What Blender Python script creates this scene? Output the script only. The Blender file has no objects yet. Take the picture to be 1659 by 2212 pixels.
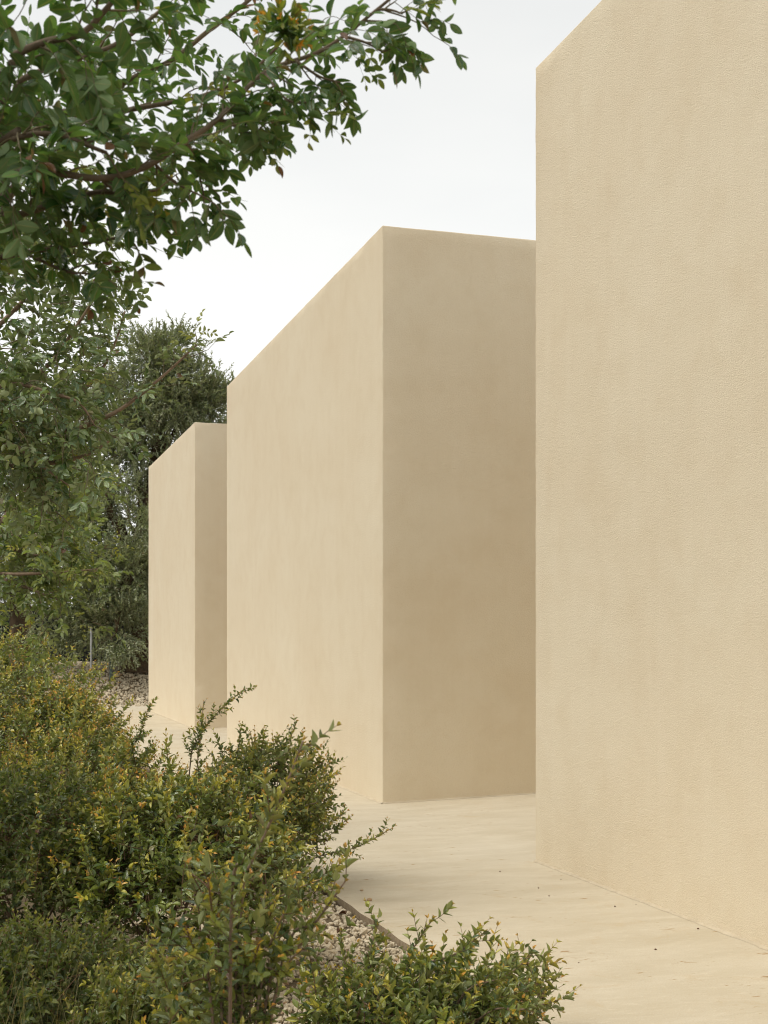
import bpy, math, random
import numpy as np
from mathutils import Matrix, Vector

# ------------------------------------------------------------------ camera, sky, sun, exposure
scn = bpy.context.scene
COL = scn.collection
FPX, CX, HY, EYE = 2900.0, 829.5, 1400.0, 1.6     # focal length / horizon of a 1659 x 2212 frame, eye height
cam_d = bpy.data.cameras.new('camera'); cam = bpy.data.objects.new('camera', cam_d); COL.objects.link(cam)
cam.location = (0, 0, EYE); cam.rotation_euler = (math.radians(90), 0, 0)
cam_d.sensor_fit = 'HORIZONTAL'; cam_d.sensor_width = 36.0; cam_d.lens = FPX/1659*36
cam_d.shift_y = (HY-1106)/1659
cam_d.clip_start = 0.05; cam_d.clip_end = 2000
cam_d.dof.use_dof = True; cam_d.dof.focus_distance = 10.0; cam_d.dof.aperture_fstop = 14.0
scn.camera = cam

SUN_AZ = Vector((-0.90, -0.43)).normalized(); SUN_EL = math.radians(57)
world = bpy.data.worlds.new('World'); scn.world = world; world.use_nodes = True
wn, wl = world.node_tree.nodes, world.node_tree.links
wn.clear()
w_out = wn.new('ShaderNodeOutputWorld'); w_bg = wn.new('ShaderNodeBackground')
w_sky = wn.new('ShaderNodeTexSky'); w_sky.sky_type = 'NISHITA'; w_sky.sun_disc = False
w_sky.sun_elevation = SUN_EL; w_sky.sun_rotation = math.atan2(SUN_AZ.x, SUN_AZ.y)
w_sky.air_density = 1.0; w_sky.dust_density = 3.0
w_tc = wn.new('ShaderNodeTexCoord')
w_map = wn.new('ShaderNodeMapping'); w_map.inputs['Scale'].default_value = (1, 1, 3.2)
w_no = wn.new('ShaderNodeTexNoise'); w_no.inputs['Scale'].default_value = 1.6; w_no.inputs['Detail'].default_value = 5
w_no.inputs['Roughness'].default_value = .5
w_rmp = wn.new('ShaderNodeValToRGB')
w_rmp.color_ramp.elements[0].position = .28; w_rmp.color_ramp.elements[0].color = (8.3, 8.45, 8.4, 1)
w_rmp.color_ramp.elements[1].position = .62; w_rmp.color_ramp.elements[1].color = (9.6, 9.6, 9.3, 1)
w_sep = wn.new('ShaderNodeSeparateXYZ'); wl.new(w_tc.outputs['Generated'], w_sep.inputs[0])
w_el = wn.new('ShaderNodeMapRange'); w_el.inputs[1].default_value = .10; w_el.inputs[2].default_value = .50; w_el.inputs[3].default_value = 1.16; w_el.inputs[4].default_value = .97
w_el.interpolation_type = 'SMOOTHSTEP'; wl.new(w_sep.outputs[2], w_el.inputs[0])          # cloud thins and brightens towards the horizon, all round
w_mul = wn.new('ShaderNodeVectorMath'); w_mul.operation = 'SCALE'; wl.new(w_rmp.outputs[0], w_mul.inputs[0]); wl.new(w_el.outputs[0], w_mul.inputs['Scale'])
w_mix = wn.new('ShaderNodeMix'); w_mix.data_type = 'RGBA'; w_mix.inputs[0].default_value = .9     # thin overcast over the clear sky
wl.new(w_tc.outputs['Generated'], w_map.inputs['Vector']); wl.new(w_map.outputs[0], w_no.inputs['Vector'])
wl.new(w_no.outputs['Fac'], w_rmp.inputs['Fac'])
wl.new(w_sky.outputs[0], w_mix.inputs[6]); wl.new(w_mul.outputs[0], w_mix.inputs[7])
wl.new(w_mix.outputs[2], w_bg.inputs['Color']); w_bg.inputs['Strength'].default_value = .1
wl.new(w_bg.outputs[0], w_out.inputs[0])

sun_d = bpy.data.lights.new('sun', 'SUN'); sun = bpy.data.objects.new('sun', sun_d); COL.objects.link(sun)
sun_d.energy = 2.1; sun_d.angle = math.radians(26); sun_d.color = (1, .95, .86)
sd = Vector((SUN_AZ.x*math.cos(SUN_EL), SUN_AZ.y*math.cos(SUN_EL), math.sin(SUN_EL)))
sun.rotation_euler = (-sd).to_track_quat('-Z', 'Y').to_euler()

vs = scn.view_settings
vs.view_transform = 'Standard'; vs.look = 'None'; vs.exposure = 0.07; vs.gamma = 1.0; vs.use_curve_mapping = False
scn.cycles.use_denoising = True; scn.cycles.use_adaptive_sampling = True; scn.cycles.adaptive_threshold = .02; scn.cycles.filter_width = 1.1
scn.cycles.max_bounces = 8; scn.cycles.diffuse_bounces = 5; scn.cycles.transmission_bounces = 4

# ------------------------------------------------------------------ helpers
rng = np.random.default_rng(11)
def at(px, py, Z): return np.array([(px-CX)/FPX*Z, Z, EYE-(py-HY)/FPX*Z])
def unit(v): return v/np.maximum(np.linalg.norm(v, axis=-1, keepdims=True), 1e-9)
def props(o, label=None, cat=None, group=None, kind=None):
    if label: o['label'] = label
    if cat: o['category'] = cat
    if group: o['group'] = group
    if kind: o['kind'] = kind
    return o
def link(name, me, parent=None, loc=None):
    o = bpy.data.objects.new(name, me); COL.objects.link(o)
    if parent: o.parent = parent
    if loc is not None: o.location = loc
    return o
def tri_mesh(name, V, T, mat, uv=None, attrs=None, smooth=True):
    V = np.asarray(V, np.float32); T = np.asarray(T, np.int32)
    me = bpy.data.meshes.new(name)
    me.vertices.add(len(V)); me.vertices.foreach_set('co', V.ravel())
    me.loops.add(T.size); me.loops.foreach_set('vertex_index', T.ravel())
    me.polygons.add(len(T)); me.polygons.foreach_set('loop_start', np.arange(0, T.size, 3, dtype=np.int32))
    me.polygons.foreach_set('loop_total', np.full(len(T), 3, np.int32))
    me.polygons.foreach_set('use_smooth', np.full(len(T), smooth, bool))
    me.update(calc_edges=True)
    if uv is not None:
        l = me.uv_layers.new(name='UVMap'); l.data.foreach_set('uv', np.asarray(uv, np.float32)[T.ravel()].ravel())
    for k, a in (attrs or {}).items():
        at_ = me.attributes.new(k, 'FLOAT', 'POINT'); at_.data.foreach_set('value', np.asarray(a, np.float32))
    me.materials.append(mat)
    return me

class Nodes:
    def __init__(s, name):
        s.m = bpy.data.materials.new(name); s.m.use_nodes = True
        s.t = s.m.node_tree; s.t.nodes.clear()
        s.out = s.n('ShaderNodeOutputMaterial')
    def n(s, typ, **kw):
        nd = s.t.nodes.new(typ)
        for k, v in kw.items(): setattr(nd, k, v)
        return nd
    def l(s, a, b): s.t.links.new(a, b)
    def mix(s, f, a, b, mode='MIX'):
        nd = s.n('ShaderNodeMix', data_type='RGBA', blend_type=mode)
        for i, v in ((0, f), (6, a), (7, b)):
            if isinstance(v, (int, float)): nd.inputs[i].default_value = v
            elif isinstance(v, tuple): nd.inputs[i].default_value = (*v, 1)
            else: s.l(v, nd.inputs[i])
        return nd.outputs[2]
    def math(s, op, a, b=0.0, c=None, clamp=False):
        nd = s.n('ShaderNodeMath', operation=op, use_clamp=clamp)
        for i, v in enumerate((a, b) if c is None else (a, b, c)):
            if isinstance(v, (int, float)): nd.inputs[i].default_value = v
            else: s.l(v, nd.inputs[i])
        return nd.outputs[0]
    def rng(s, v, a, b, c=0.0, d=1.0):
        nd = s.n('ShaderNodeMapRange'); s.l(v, nd.inputs[0])
        for i, x in enumerate((a, b, c, d)): nd.inputs[i+1].default_value = x
        return nd.outputs[0]
    def noise(s, vec, scale, detail=3.0, rough=.5, dist=0.0):
        nd = s.n('ShaderNodeTexNoise'); s.l(vec, nd.inputs['Vector'])
        nd.inputs['Scale'].default_value = scale; nd.inputs['Detail'].default_value = detail
        nd.inputs['Roughness'].default_value = rough; nd.inputs['Distortion'].default_value = dist
        return nd.outputs['Fac']
    def mapping(s, vec, scale=(1,1,1), rot=(0,0,0)):
        nd = s.n('ShaderNodeMapping'); s.l(vec, nd.inputs[0]); nd.inputs['Scale'].default_value = scale
        nd.inputs['Rotation'].default_value = rot
        return nd.outputs[0]
    def pos(s): return s.n('ShaderNodeNewGeometry').outputs['Position']
    def bump(s, h, dist, strength=1.0, prev=None):
        nd = s.n('ShaderNodeBump'); nd.inputs['Strength'].default_value = strength; nd.inputs['Distance'].default_value = dist
        s.l(h, nd.inputs['Height'])
        if prev is not None: s.l(prev, nd.inputs['Normal'])
        return nd.outputs[0]
    def finish(s, col, rough=.9, normal=None, spec=.3):
        b = s.n('ShaderNodeBsdfPrincipled')
        if isinstance(col, tuple): b.inputs['Base Color'].default_value = (*col, 1)
        else: s.l(col, b.inputs['Base Color'])
        if isinstance(rough, (int, float)): b.inputs['Roughness'].default_value = rough
        else: s.l(rough, b.inputs['Roughness'])
        b.inputs['Specular IOR Level'].default_value = spec
        if normal is not None: s.l(normal, b.inputs['Normal'])
        s.l(b.outputs[0], s.out.inputs[0]); s.b = b
        return s.m

WALL_ROT = math.atan2(0.2947, 0.9556)      # facade frame against the world axes
def mat_stucco():
    s = Nodes('sand_render_plaster'); p = s.pos()
    big = s.noise(p, .55, 4, .55, .6); med = s.noise(p, 3.2, 4, .6, .4)
    streak = s.noise(s.mapping(p, (9, 9, .5)), 1.0, 4, .6)
    fine = s.noise(p, 130, 2, .6); mid = s.noise(p, 55, 3, .6)
    c = s.mix(s.rng(big, .3, .7), (.718, .616, .453), (.759, .674, .516))
    c = s.mix(s.rng(streak, .35, .72, 0, .32), c, (.78, .69, .54))
    c = s.mix(s.rng(med, .46, .78, 0, .36), c, (.652, .536, .371))
    c = s.mix(s.rng(fine, .35, .62, .28, 0), c, (.57, .45, .285))
    v = s.n('ShaderNodeTexVoronoi', feature='DISTANCE_TO_EDGE'); v.inputs['Scale'].default_value = 1.0
    wv = s.n('ShaderNodeVectorMath', operation='MULTIPLY_ADD'); s.l(p, wv.inputs[0]); wv.inputs[1].default_value = (115,)*3
    nz = s.n('ShaderNodeTexNoise'); nz.inputs['Scale'].default_value = 30; s.l(p, nz.inputs['Vector'])
    s.l(nz.outputs['Color'], wv.inputs[2]); s.l(wv.outputs[0], v.inputs['Vector'])
    grain = s.math('MULTIPLY', s.rng(v.outputs['Distance'], 0, .25), .5)
    h = s.math('ADD', s.math('ADD', s.math('MULTIPLY', fine, 1.2), grain), s.math('MULTIPLY', mid, 1.4))
    nrm = s.bump(h, .0028, .8)
    nrm = s.bump(s.noise(p, 2.2, 3, .5), .008, .4, nrm)
    return s.finish(c, .95, nrm, .12)
def mat_path():
    s = Nodes('trowelled_cream_concrete'); p = s.pos()
    q = s.mapping(p, (1, 1, 1), (0, 0, -WALL_ROT))
    st = s.noise(s.mapping(q, (1.6, 4.6, 1)), 1.0, 5, .62, .5); st2 = s.noise(s.mapping(q, (11, 40, 1)), 1.0, 4, .65, .6)
    big = s.noise(q, .8, 4, .55, .5); fine = s.noise(p, 120, 2, .6)
    c = s.mix(s.rng(big, .3, .7), (.500, .438, .326), (.560, .502, .390))
    c = s.mix(s.rng(st, .42, .66, 0, .6), c, (.63, .575, .465))
    c = s.mix(s.rng(st2, .55, .75, 0, .4), c, (.72, .665, .55))
    c = s.mix(s.rng(st2, .42, .26, 0, .18), c, (.55, .42, .25))
    c = s.mix(s.rng(s.noise(q, 1.7, 5, .7, 1.5), .58, .72, 0, .5), c, (.50, .385, .235))
    chip = s.noise(s.mapping(q, (10, 34, 1)), 1.0, 2, .5, 1.0)
    c = s.mix(s.math('MULTIPLY', s.rng(chip, .67, .72), s.rng(s.noise(p, 1.3, 2), .46, .54)), c, (.34, .22, .11))
    c = s.mix(s.rng(fine, .3, .6, .4, 0), c, (.47, .36, .21))
    c = s.mix(s.rng(s.noise(p, 38, 3, .7), .66, .74, 0, .5), c, (.45, .33, .18))
    h = s.math('ADD', s.math('MULTIPLY', st2, 1.0), s.math('MULTIPLY', fine, .4))
    nrm = s.bump(h, .005, .6)
    return s.finish(c, .88, nrm, .2)
def mat_noise(name, ca, cb, scale, rough=.9, bump=.0, bscale=None, spec=.2, stretch=(1,1,1)):
    s = Nodes(name); p = s.mapping(s.n('ShaderNodeTexCoord').outputs['Object'], stretch)
    f = s.noise(p, scale, 5, .6, .3)
    c = s.mix(s.rng(f, .32, .68), ca, cb)
    nrm = s.bump(s.noise(p, bscale or scale*3, 4, .6), bump, .8) if bump else None
    return s.finish(c, rough, nrm, spec)
def mat_stone():
    s = Nodes('pale_limestone_chip'); p = s.pos()
    a = s.n('ShaderNodeAttribute', attribute_name='tone').outputs['Fac']
    c = s.mix(a, (.54, .455, .325), (.70, .62, .475))
    c = s.mix(s.rng(a, .93, .97), c, (.40, .27, .16))
    c = s.mix(s.rng(s.noise(p, 60, 3), .55, .8, 0, .4), c, (.45, .36, .25))
    return s.finish(c, .9, s.bump(s.noise(p, 160, 3), .004, .7), .2)
def mat_leaf(name, dark, light, back, young=(.30, .26, .03), tip=(.42, .15, .025), rough=.38, trans=.22, rib=.5, spec=.5, dry=.985):
    s = Nodes(name)
    tone = s.n('ShaderNodeAttribute', attribute_name='tone').outputs['Fac']
    yg = s.n('ShaderNodeAttribute', attribute_name='young').outputs['Fac']
    uv = s.n('ShaderNodeSeparateXYZ'); s.l(s.n('ShaderNodeUVMap').outputs[0], uv.inputs[0])
    c = s.mix(tone, dark, light)
    c = s.mix(s.rng(yg, .12, .55), c, young)
    c = s.mix(s.rng(yg, .60, .95), c, tip)
    du = s.math('ABSOLUTE', s.math('SUBTRACT', uv.outputs[0], .5))
    ribm = s.rng(du, .02, .07, 1, 0)
    vein = s.math('SINE', s.math('MULTIPLY', s.math('SUBTRACT', uv.outputs[1], s.math('MULTIPLY', du, .7)), 60))
    c = s.mix(s.math('MULTIPLY', s.rng(vein, .75, 1.0), .22*rib), c, (.20, .22, .07))
    c = s.mix(s.math('MULTIPLY', ribm, rib), c, (.26, .25, .08))
    c = s.mix(s.rng(tone, dry, dry+.01), c, (.16, .065, .025))
    g = s.n('ShaderNodeNewGeometry')
    c = s.mix(s.noise(g.outputs['Position'], 35, 2), c, s.mix(.22, c, (.03, .05, .012)))
    cb = s.mix(.6, c, back)
    cc = s.mix(g.outputs['Backfacing'], c, cb)
    b = s.n('ShaderNodeBsdfPrincipled'); s.l(cc, b.inputs['Base Color'])
    s.l(s.rng(g.outputs['Backfacing'], 0, 1, rough, .65), b.inputs['Roughness']); b.inputs['Specular IOR Level'].default_value = spec
    s.l(s.bump(s.math('ADD', vein, s.math('MULTIPLY', ribm, -3)), .0006, .5), b.inputs['Normal'])
    t = s.n('ShaderNodeBsdfTranslucent'); s.l(s.mix(.5, c, s.mix(1.0, c, (1.9, 2.0, .7), 'MULTIPLY')), t.inputs['Color'])
    m = s.n('ShaderNodeMixShader'); m.inputs[0].default_value = trans
    s.l(b.outputs[0], m.inputs[1]); s.l(t.outputs[0], m.inputs[2]); s.l(m.outputs[0], s.out.inputs[0])
    return s.m

M_STUCCO = mat_stucco(); M_PATH = mat_path(); M_STONE = mat_stone()
M_SOIL = mat_noise('stony_soil', (.20, .155, .095), (.10, .075, .045), 9, .95, .03, 40)
M_BARK = mat_noise('brown_bark', (.19, .145, .10), (.10, .078, .055), 22, .9, .004, 60, stretch=(1, 1, .35))
M_BARK_RED = mat_noise('reddish_grey_bark', (.30, .215, .15), (.16, .115, .078), 16, .9, .004, 50, stretch=(1, 1, .35))
M_BARK_OLD = mat_noise('gnarled_olive_bark', (.15, .105, .062), (.045, .032, .02), 3.5, .95, .08, 9, stretch=(1, 1, .3))
M_TWIG = mat_noise('reddish_twig', (.20, .12, .065), (.11, .07, .042), 30, .8)
M_TWIG_PALE = mat_noise('pale_olive_twig', (.22, .19, .12), (.13, .105, .065), 20, .85)
M_FENCE = mat_noise('dark_painted_panel', (.020, .024, .022), (.012, .013, .013), 2, .55, .0)
M_STEEL = mat_noise('galvanised_steel', (.26, .26, .25), (.19, .19, .185), 9, .5)
M_POST = mat_noise('weathered_green_post', (.10, .13, .115), (.065, .085, .08), 9, .7)
M_FILLET = mat_noise('pale_mortar', (.57, .49, .36), (.49, .41, .29), 14, .95, .006, 60)
M_DRY = mat_noise('dry_brown_leaf', (.14, .07, .035), (.07, .035, .02), 40, .8)
M_GRASS = mat_leaf('grass_blade', (.055, .085, .018), (.12, .13, .03), (.10, .11, .04), (.22, .18, .06), (.34, .26, .12), .55, .3, .2)
M_L_NEAR = mat_leaf('mastic_leaflet', (.028, .092, .022), (.120, .235, .052), (.18, .26, .09), (.30, .32, .025), (.70, .30, .02), .27, .34, .8, spec=.9, dry=.965)
M_L_MID = mat_leaf('mid_mastic_leaflet', (.050, .112, .032), (.215, .300, .090), (.36, .40, .20), (.42, .42, .05), (.60, .36, .04), .26, .2, .5, spec=1.0)
M_L_YEL = mat_leaf('yellowish_mastic_leaflet', (.080, .140, .034), (.280, .345, .095), (.40, .42, .20), (.42, .41, .045), (.66, .40, .04), .34, .38, .5, spec=.8)
M_L_SHRUB = mat_leaf('myrtle_leaf', (.042, .096, .018), (.285, .340, .055), (.36, .38, .15), (.64, .56, .055), (.78, .36, .05), .23, .17, .5, spec=1.0)
M_L_WEED = mat_leaf('dark_weed_leaf', (.044, .080, .018), (.165, .200, .045), (.24, .25, .10), (.36, .34, .06), (.46, .33, .09), .36, .34, .4, spec=.7)
M_L_OLIVE = mat_leaf('olive_leaf', (.100, .145, .055), (.290, .340, .150), (.56, .58, .40), (.36, .38, .17), (.45, .40, .16), .34, .3, 0, spec=.8)

# ------------------------------------------------------------------ layout of the place (facade frame: t along the row of blocks, n behind it)
A0 = np.array([1.133, 10.06]); DV = np.array([-.2947, .9556]); NV = np.array([.9556, .2947])
def fr(t, n): return A0 + DV*t + NV*n
EDGE_N, END_T = -1.786, 25.0
def path_z(t, n): return .030*np.clip(n, 0, 4) + .0060*np.clip(t-4, 0, 30)
def ground_z(x, y):
    d = np.stack([x, y], -1) - A0
    t = d@DV; n = d@NV
    z = np.full(np.shape(t), -.044) + .0060*np.clip(t-4, 0, 30)
    s = np.clip((t-25.2)/4.8, 0, 1); z = z + 1.02*s*s*(3-2*s)*np.clip((9-np.abs(n+2))/4, 0, 1)
    z = z + .02*np.sin(x*2.1+.4)*np.sin(y*1.7)*np.clip((-n-2.2)*2, 0, 1)
    return z

# ------------------------------------------------------------------ ground, path, gravel
def build_ground():
    xs = np.concatenate([[-600, -250, -100, -50], np.arange(-30, 14, .35), [16, 25, 50, 120, 300, 600]])
    ys = np.concatenate([[-300, -80, -25, -10, -4], np.arange(0, 46, .35), [48, 55, 80, 150, 350, 900]])
    X, Y = np.meshgrid(xs, ys); Z = ground_z(X, Y)
    d = np.stack([X, Y], -1) - A0; t = d@DV; n = d@NV
    Z = np.where((n > EDGE_N+.4) & (t < END_T-.4), -.3, Z)          # dug out below the slab
    V = np.stack([X, Y, Z], -1).reshape(-1, 3); nx = len(xs); T = []
    i = np.arange(len(ys)-1)[:, None]*nx + np.arange(nx-1)[None]; i = i.ravel()
    T = np.concatenate([np.stack([i, i+1, i+nx+1], 1), np.stack([i, i+nx+1, i+nx], 1)])
    props(link('ground', tri_mesh('ground', V, T, M_SOIL)), kind='structure')
build_ground()

def build_path():
    ts = np.concatenate([np.arange(-16, END_T, .25), [END_T]]); ns = np.concatenate([[EDGE_N], np.arange(-1.6, 0, .2), np.arange(0, 15.5, .5)])
    Tt, Nn = np.meshgrid(ts, ns)
    jag = rng.normal(0, .006, Tt.shape)*(Nn == EDGE_N)
    P = A0 + DV*Tt[..., None] + NV*(Nn+jag)[..., None]
    V = np.concatenate([P, path_z(Tt, Nn)[..., None]], -1).reshape(-1, 3)
    nx, ny = len(ts), len(ns)
    i = (np.arange(ny-1)[:, None]*nx + np.arange(nx-1)[None]).ravel()
    T = [np.stack([i, i+nx+1, i+1], 1), np.stack([i, i+nx, i+nx+1], 1)]
    # edge faces: along n = EDGE_N and at t = END_T
    e1 = np.arange(nx); e2 = np.arange(ny)*nx + nx-1
    for e, flip in ((e1, 0), (e2, 0)):
        low = V[e].copy(); low[:, 2] -= .16; k = len(V); V = np.concatenate([V, V[e], low]); m = len(e)
        a = k+np.arange(m-1); b = a+1; c = a+m; d = c+1
        T += [np.stack([a, b, d], 1), np.stack([a, d, c], 1)]
    T = np.concatenate(T)
    me = tri_mesh('path', V, T, M_PATH, smooth=False)
    f = np.zeros(len(T), np.int32); f[2*len(i):] = 1
    me.materials.append(mat_noise('brown_slab_edge', (.42, .34, .23), (.27, .20, .13), 30, .95, .01, 60)); me.polygons.foreach_set('material_index', f)  # slab sides in a darker brown than the top
    props(link('path', me), kind='structure')
build_path()

def stone_template(seed):
    r = np.random.default_rng(seed)
    v = [(1,0,0), (-1,0,0), (0,1,0), (0,-1,0), (0,0,1), (0,0,-1)]
    f = [(0,2,4), (2,1,4), (1,3,4), (3,0,4), (2,0,5), (1,2,5), (3,1,5), (0,3,5)]
    v = [np.array(x, float) for x in v]; mid = {}; out = []
    def m(a, b):
        k = (min(a, b), max(a, b))
        if k not in mid: v.append(unit(v[a]+v[b])); mid[k] = len(v)-1
        return mid[k]
    for a, b, c in f:
        x, y, z = m(a, b), m(b, c), m(c, a); out += [(a, x, z), (x, b, y), (z, y, c), (x, y, z)]
    v = np.array(v); v *= r.uniform(.72, 1.12, (len(v), 1))
    for _ in range(3):                                   # a few flat broken faces
        nrm = unit(r.normal(0, 1, 3)); dd = v@nrm; v -= np.clip(dd-.62, 0, 1)[:, None]*nrm
    return v*np.array([1, .8, .62]), np.array(out)
STONES = [stone_template(k) for k in range(10)]
def rand_rot(n):
    q = unit(rng.normal(0, 1, (n, 4))); w, x, y, z = q.T
    return np.stack([np.stack([1-2*(y*y+z*z), 2*(x*y-z*w), 2*(x*z+y*w)], -1), np.stack([2*(x*y+z*w), 1-2*(x*x+z*z), 2*(y*z-x*w)], -1),
                     np.stack([2*(x*z-y*w), 2*(y*z+x*w), 1-2*(x*x+y*y)], -1)], -2)
def in_frame(P, margin=60):
    px = CX+P[:, 0]/P[:, 1]*FPX; py = HY-(P[:, 2]-EYE)/P[:, 1]*FPX
    return (P[:, 1] > .3) & (px > -margin) & (px < 1659+margin) & (py > -margin) & (py < 2212+margin)
def gravel(name, label, T0, T1, N0, N1, count, size, singles):
    t = rng.uniform(T0, T1, count); n = rng.uniform(N0, N1, count)
    xy = A0 + DV*t[:, None] + NV*n[:, None]
    P = np.concatenate([xy, ground_z(xy[:, 0], xy[:, 1])[:, None]], 1)
    S = size*np.exp(rng.normal(0, .32, count)); P[:, 2] += S*rng.uniform(-.1, .75, count)
    R = rand_rot(count); tone = rng.random(count); kind = rng.integers(0, len(STONES), count)
    vis = in_frame(P, -4)
    key = np.where(vis, S/P[:, 1], 0)*rng.uniform(.7, 1, count)
    # nearest to the open patch beside the path first
    key *= np.exp(-((n-(N1-.35))/.5)**2); pick = np.zeros(count, bool); pick[np.argsort(-key)[:singles]] = True; pick &= vis
    V, T, C, k = [], [], [], 0
    for q in range(len(STONES)):
        sel = np.where((kind == q) & ~pick)[0]; tv, tt = STONES[q]
        vv = np.einsum('nij,vj->nvi', R[sel], tv)*S[sel, None, None] + P[sel, None]
        V.append(vv.reshape(-1, 3)); T.append((tt[None]+(np.arange(len(sel))*len(tv))[:, None, None]).reshape(-1, 3)+k)
        C.append(np.repeat(tone[sel], len(tv))); k += len(sel)*len(tv)
    g = link(name, tri_mesh(name, np.concatenate(V), np.concatenate(T), M_STONE, attrs={'tone': np.concatenate(C)}, smooth=False))
    props(g, label, 'gravel', kind='stuff')
    meshes = {}
    for i in np.where(pick)[0]:
        kk = (kind[i], int(tone[i]*7.99))
        if kk not in meshes:
            tv, tt = STONES[kk[0]]; meshes[kk] = tri_mesh('stone', tv, tt, M_STONE, attrs={'tone': np.full(len(tv), (kk[1]+.5)/8)}, smooth=False)
        o = link('stone', meshes[kk], g)
        m = Matrix.Identity(4)
        for a in range(3):
            for b in range(3): m[a][b] = R[i, a, b]*S[i]
            m[a][3] = P[i, a]
        o.matrix_basis = m
gravel('gravel', 'white limestone chippings beside the cream path under the shrubs', -6.5, 3, EDGE_N-1.6, EDGE_N-.02, 20000, .0155, 300)
gravel('gravel', 'pale gravel bank rising to the old olive tree', 25.05, 31, -6.0, 2.5, 15000, .034, 300)

# ------------------------------------------------------------------ the three plastered blocks
def block(t0, t1, depth, top0, top1, label):
    """Plain rectangular volume with softly rounded arrises; top0/top1 = height at its near / far end."""
    base = fr(t0, 0); z0 = float(path_z(np.array(t0), np.array(0)))
    root = link('building_block', None, None, (base[0], base[1], z0))
    props(root, label, 'building', 'row of plastered blocks')
    L = t1-t0; R = .012; V, F = [], []
    import bmesh
    bm = bmesh.new(); bmesh.ops.create_cube(bm, size=1)
    for v in bm.verts:
        t = 0 if v.co.x < 0 else L; n = 0 if v.co.y < 0 else depth
        xy = DV*t + NV*n; z = (-.25 if v.co.z < 0 else (top0 if t == 0 else top1)-z0)
        v.co = (xy[0], xy[1], z)
    bmesh.ops.recalc_face_normals(bm, faces=bm.faces)
    bmesh.ops.bevel(bm, geom=[e for e in bm.edges], offset=R, segments=3, profile=.5, affect='EDGES')
    # break the arrises a little, as hand-floated render has them
    bmesh.ops.subdivide_edges(bm, edges=[e for e in bm.edges if e.calc_length() > 1.0], cuts=60, use_grid_fill=True)
    r = random.Random(int(t0*10))
    for v in bm.verts:
        v.co += Vector((r.gauss(0, .0011), r.gauss(0, .0011), r.gauss(0, .0011)))
    me = bpy.data.meshes.new('wall'); bm.to_mesh(me); bm.free(); me.materials.append(M_STUCCO)
    for p in me.polygons: p.use_smooth = True
    link('wall', me, root)
    # mortar fillet where the walls meet the slab
    P, T = [], []
    rr = np.random.default_rng(int(abs(t0)*7)+3)
    for (a, b) in (((0, 0), (L, 0)), ((0, 0), (0, depth))):
        m = max(8, int(max(b[0], b[1])/.07)); s = np.linspace(0, 1, m)
        tt = a[0]+(b[0]-a[0])*s; nn = a[1]+(b[1]-a[1])*s
        w = .009+.007*np.abs(rr.normal(0, 1, m)); h = .012+.006*rr.random(m)
        ox = (np.zeros(m), -np.ones(m)) if b[0] else (-np.ones(m), np.zeros(m))
        zz = path_z(t0+tt, nn)-z0
        k = len(P)
        for dist, hh in ((-.02, h+.003), (.002, h), (w, np.full(m, .0012))):
            xy = DV*(tt+ox[0]*dist)[:, None] + NV*(nn+ox[1]*dist)[:, None]
            P += list(np.concatenate([xy, (zz+hh)[:, None]], 1))
        for row in range(2):
            i = k+row*m+np.arange(m-1)
            T += list(np.stack([i, i+1, i+m+1], 1)) + list(np.stack([i, i+m+1, i+m], 1))
    link('mortar_fillet', tri_mesh('mortar_fillet', P, T, M_FILLET, smooth=False), root)
    return root
TOP = EYE+4.35
block(-16, 0, 14.0, TOP, TOP, 'nearest sand plastered block whose tall wall runs out of the picture')  # block depth, out of view, lengthened to darken the gap walls
block(3.90, 12.64, 14.0, TOP-.006, TOP-.03, 'middle sand plastered block with its shaded end wall facing the path')
block(15.96, 22.8, 14.0, TOP-.09, TOP-.06, 'farthest and smallest looking plastered block, next to the olive tree')

# ------------------------------------------------------------------ plants
def leaf_template(rows, prof, fold=.18, curl=.08):
    """unit leaf: x across, y along, z up; rows of left/mid/right vertices between base and tip"""
    V = [(0, 0, 0)]; UV = [(.5, 0)]
    for k in range(1, rows+1):
        y = k/(rows+1); w = prof(y)
        for s in (-1, 0, 1):
            V.append((s*w, y, abs(s)*fold*w*2 - curl*y*y)); UV.append((.5+.5*s, y))
    V.append((0, 1, -curl)); UV.append((.5, 1)); T = []
    T += [(0, 2, 1), (0, 3, 2)]
    for k in range(rows-1):
        a = 1+3*k
        for s in (0, 1): T += [(a+s, a+s+1, a+s+4), (a+s, a+s+4, a+s+3)]
    e = len(V)-1; a = e-3; T += [(a, a+1, e), (a+1, a+2, e)]
    return np.array(V, float), np.array(T), np.array(UV, float)
OVAL = lambda y: .5*math.sin(math.pi*min(1, y**.92))**.75
OVATE = lambda y: .5*math.sin(math.pi*y**.72)**.9
LANCE = lambda y: .5*math.sin(math.pi*y**.85)
T_NEAR = leaf_template(6, OVAL, .14, .07)
T_OVATE = leaf_template(4, OVATE, .2, .09)
T_OVAL3 = leaf_template(3, OVAL, .16, .08)
T_SMALL = leaf_template(2, OVATE, .2, .09)
T_OLIVE = leaf_template(1, LANCE, .25, .12)

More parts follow.
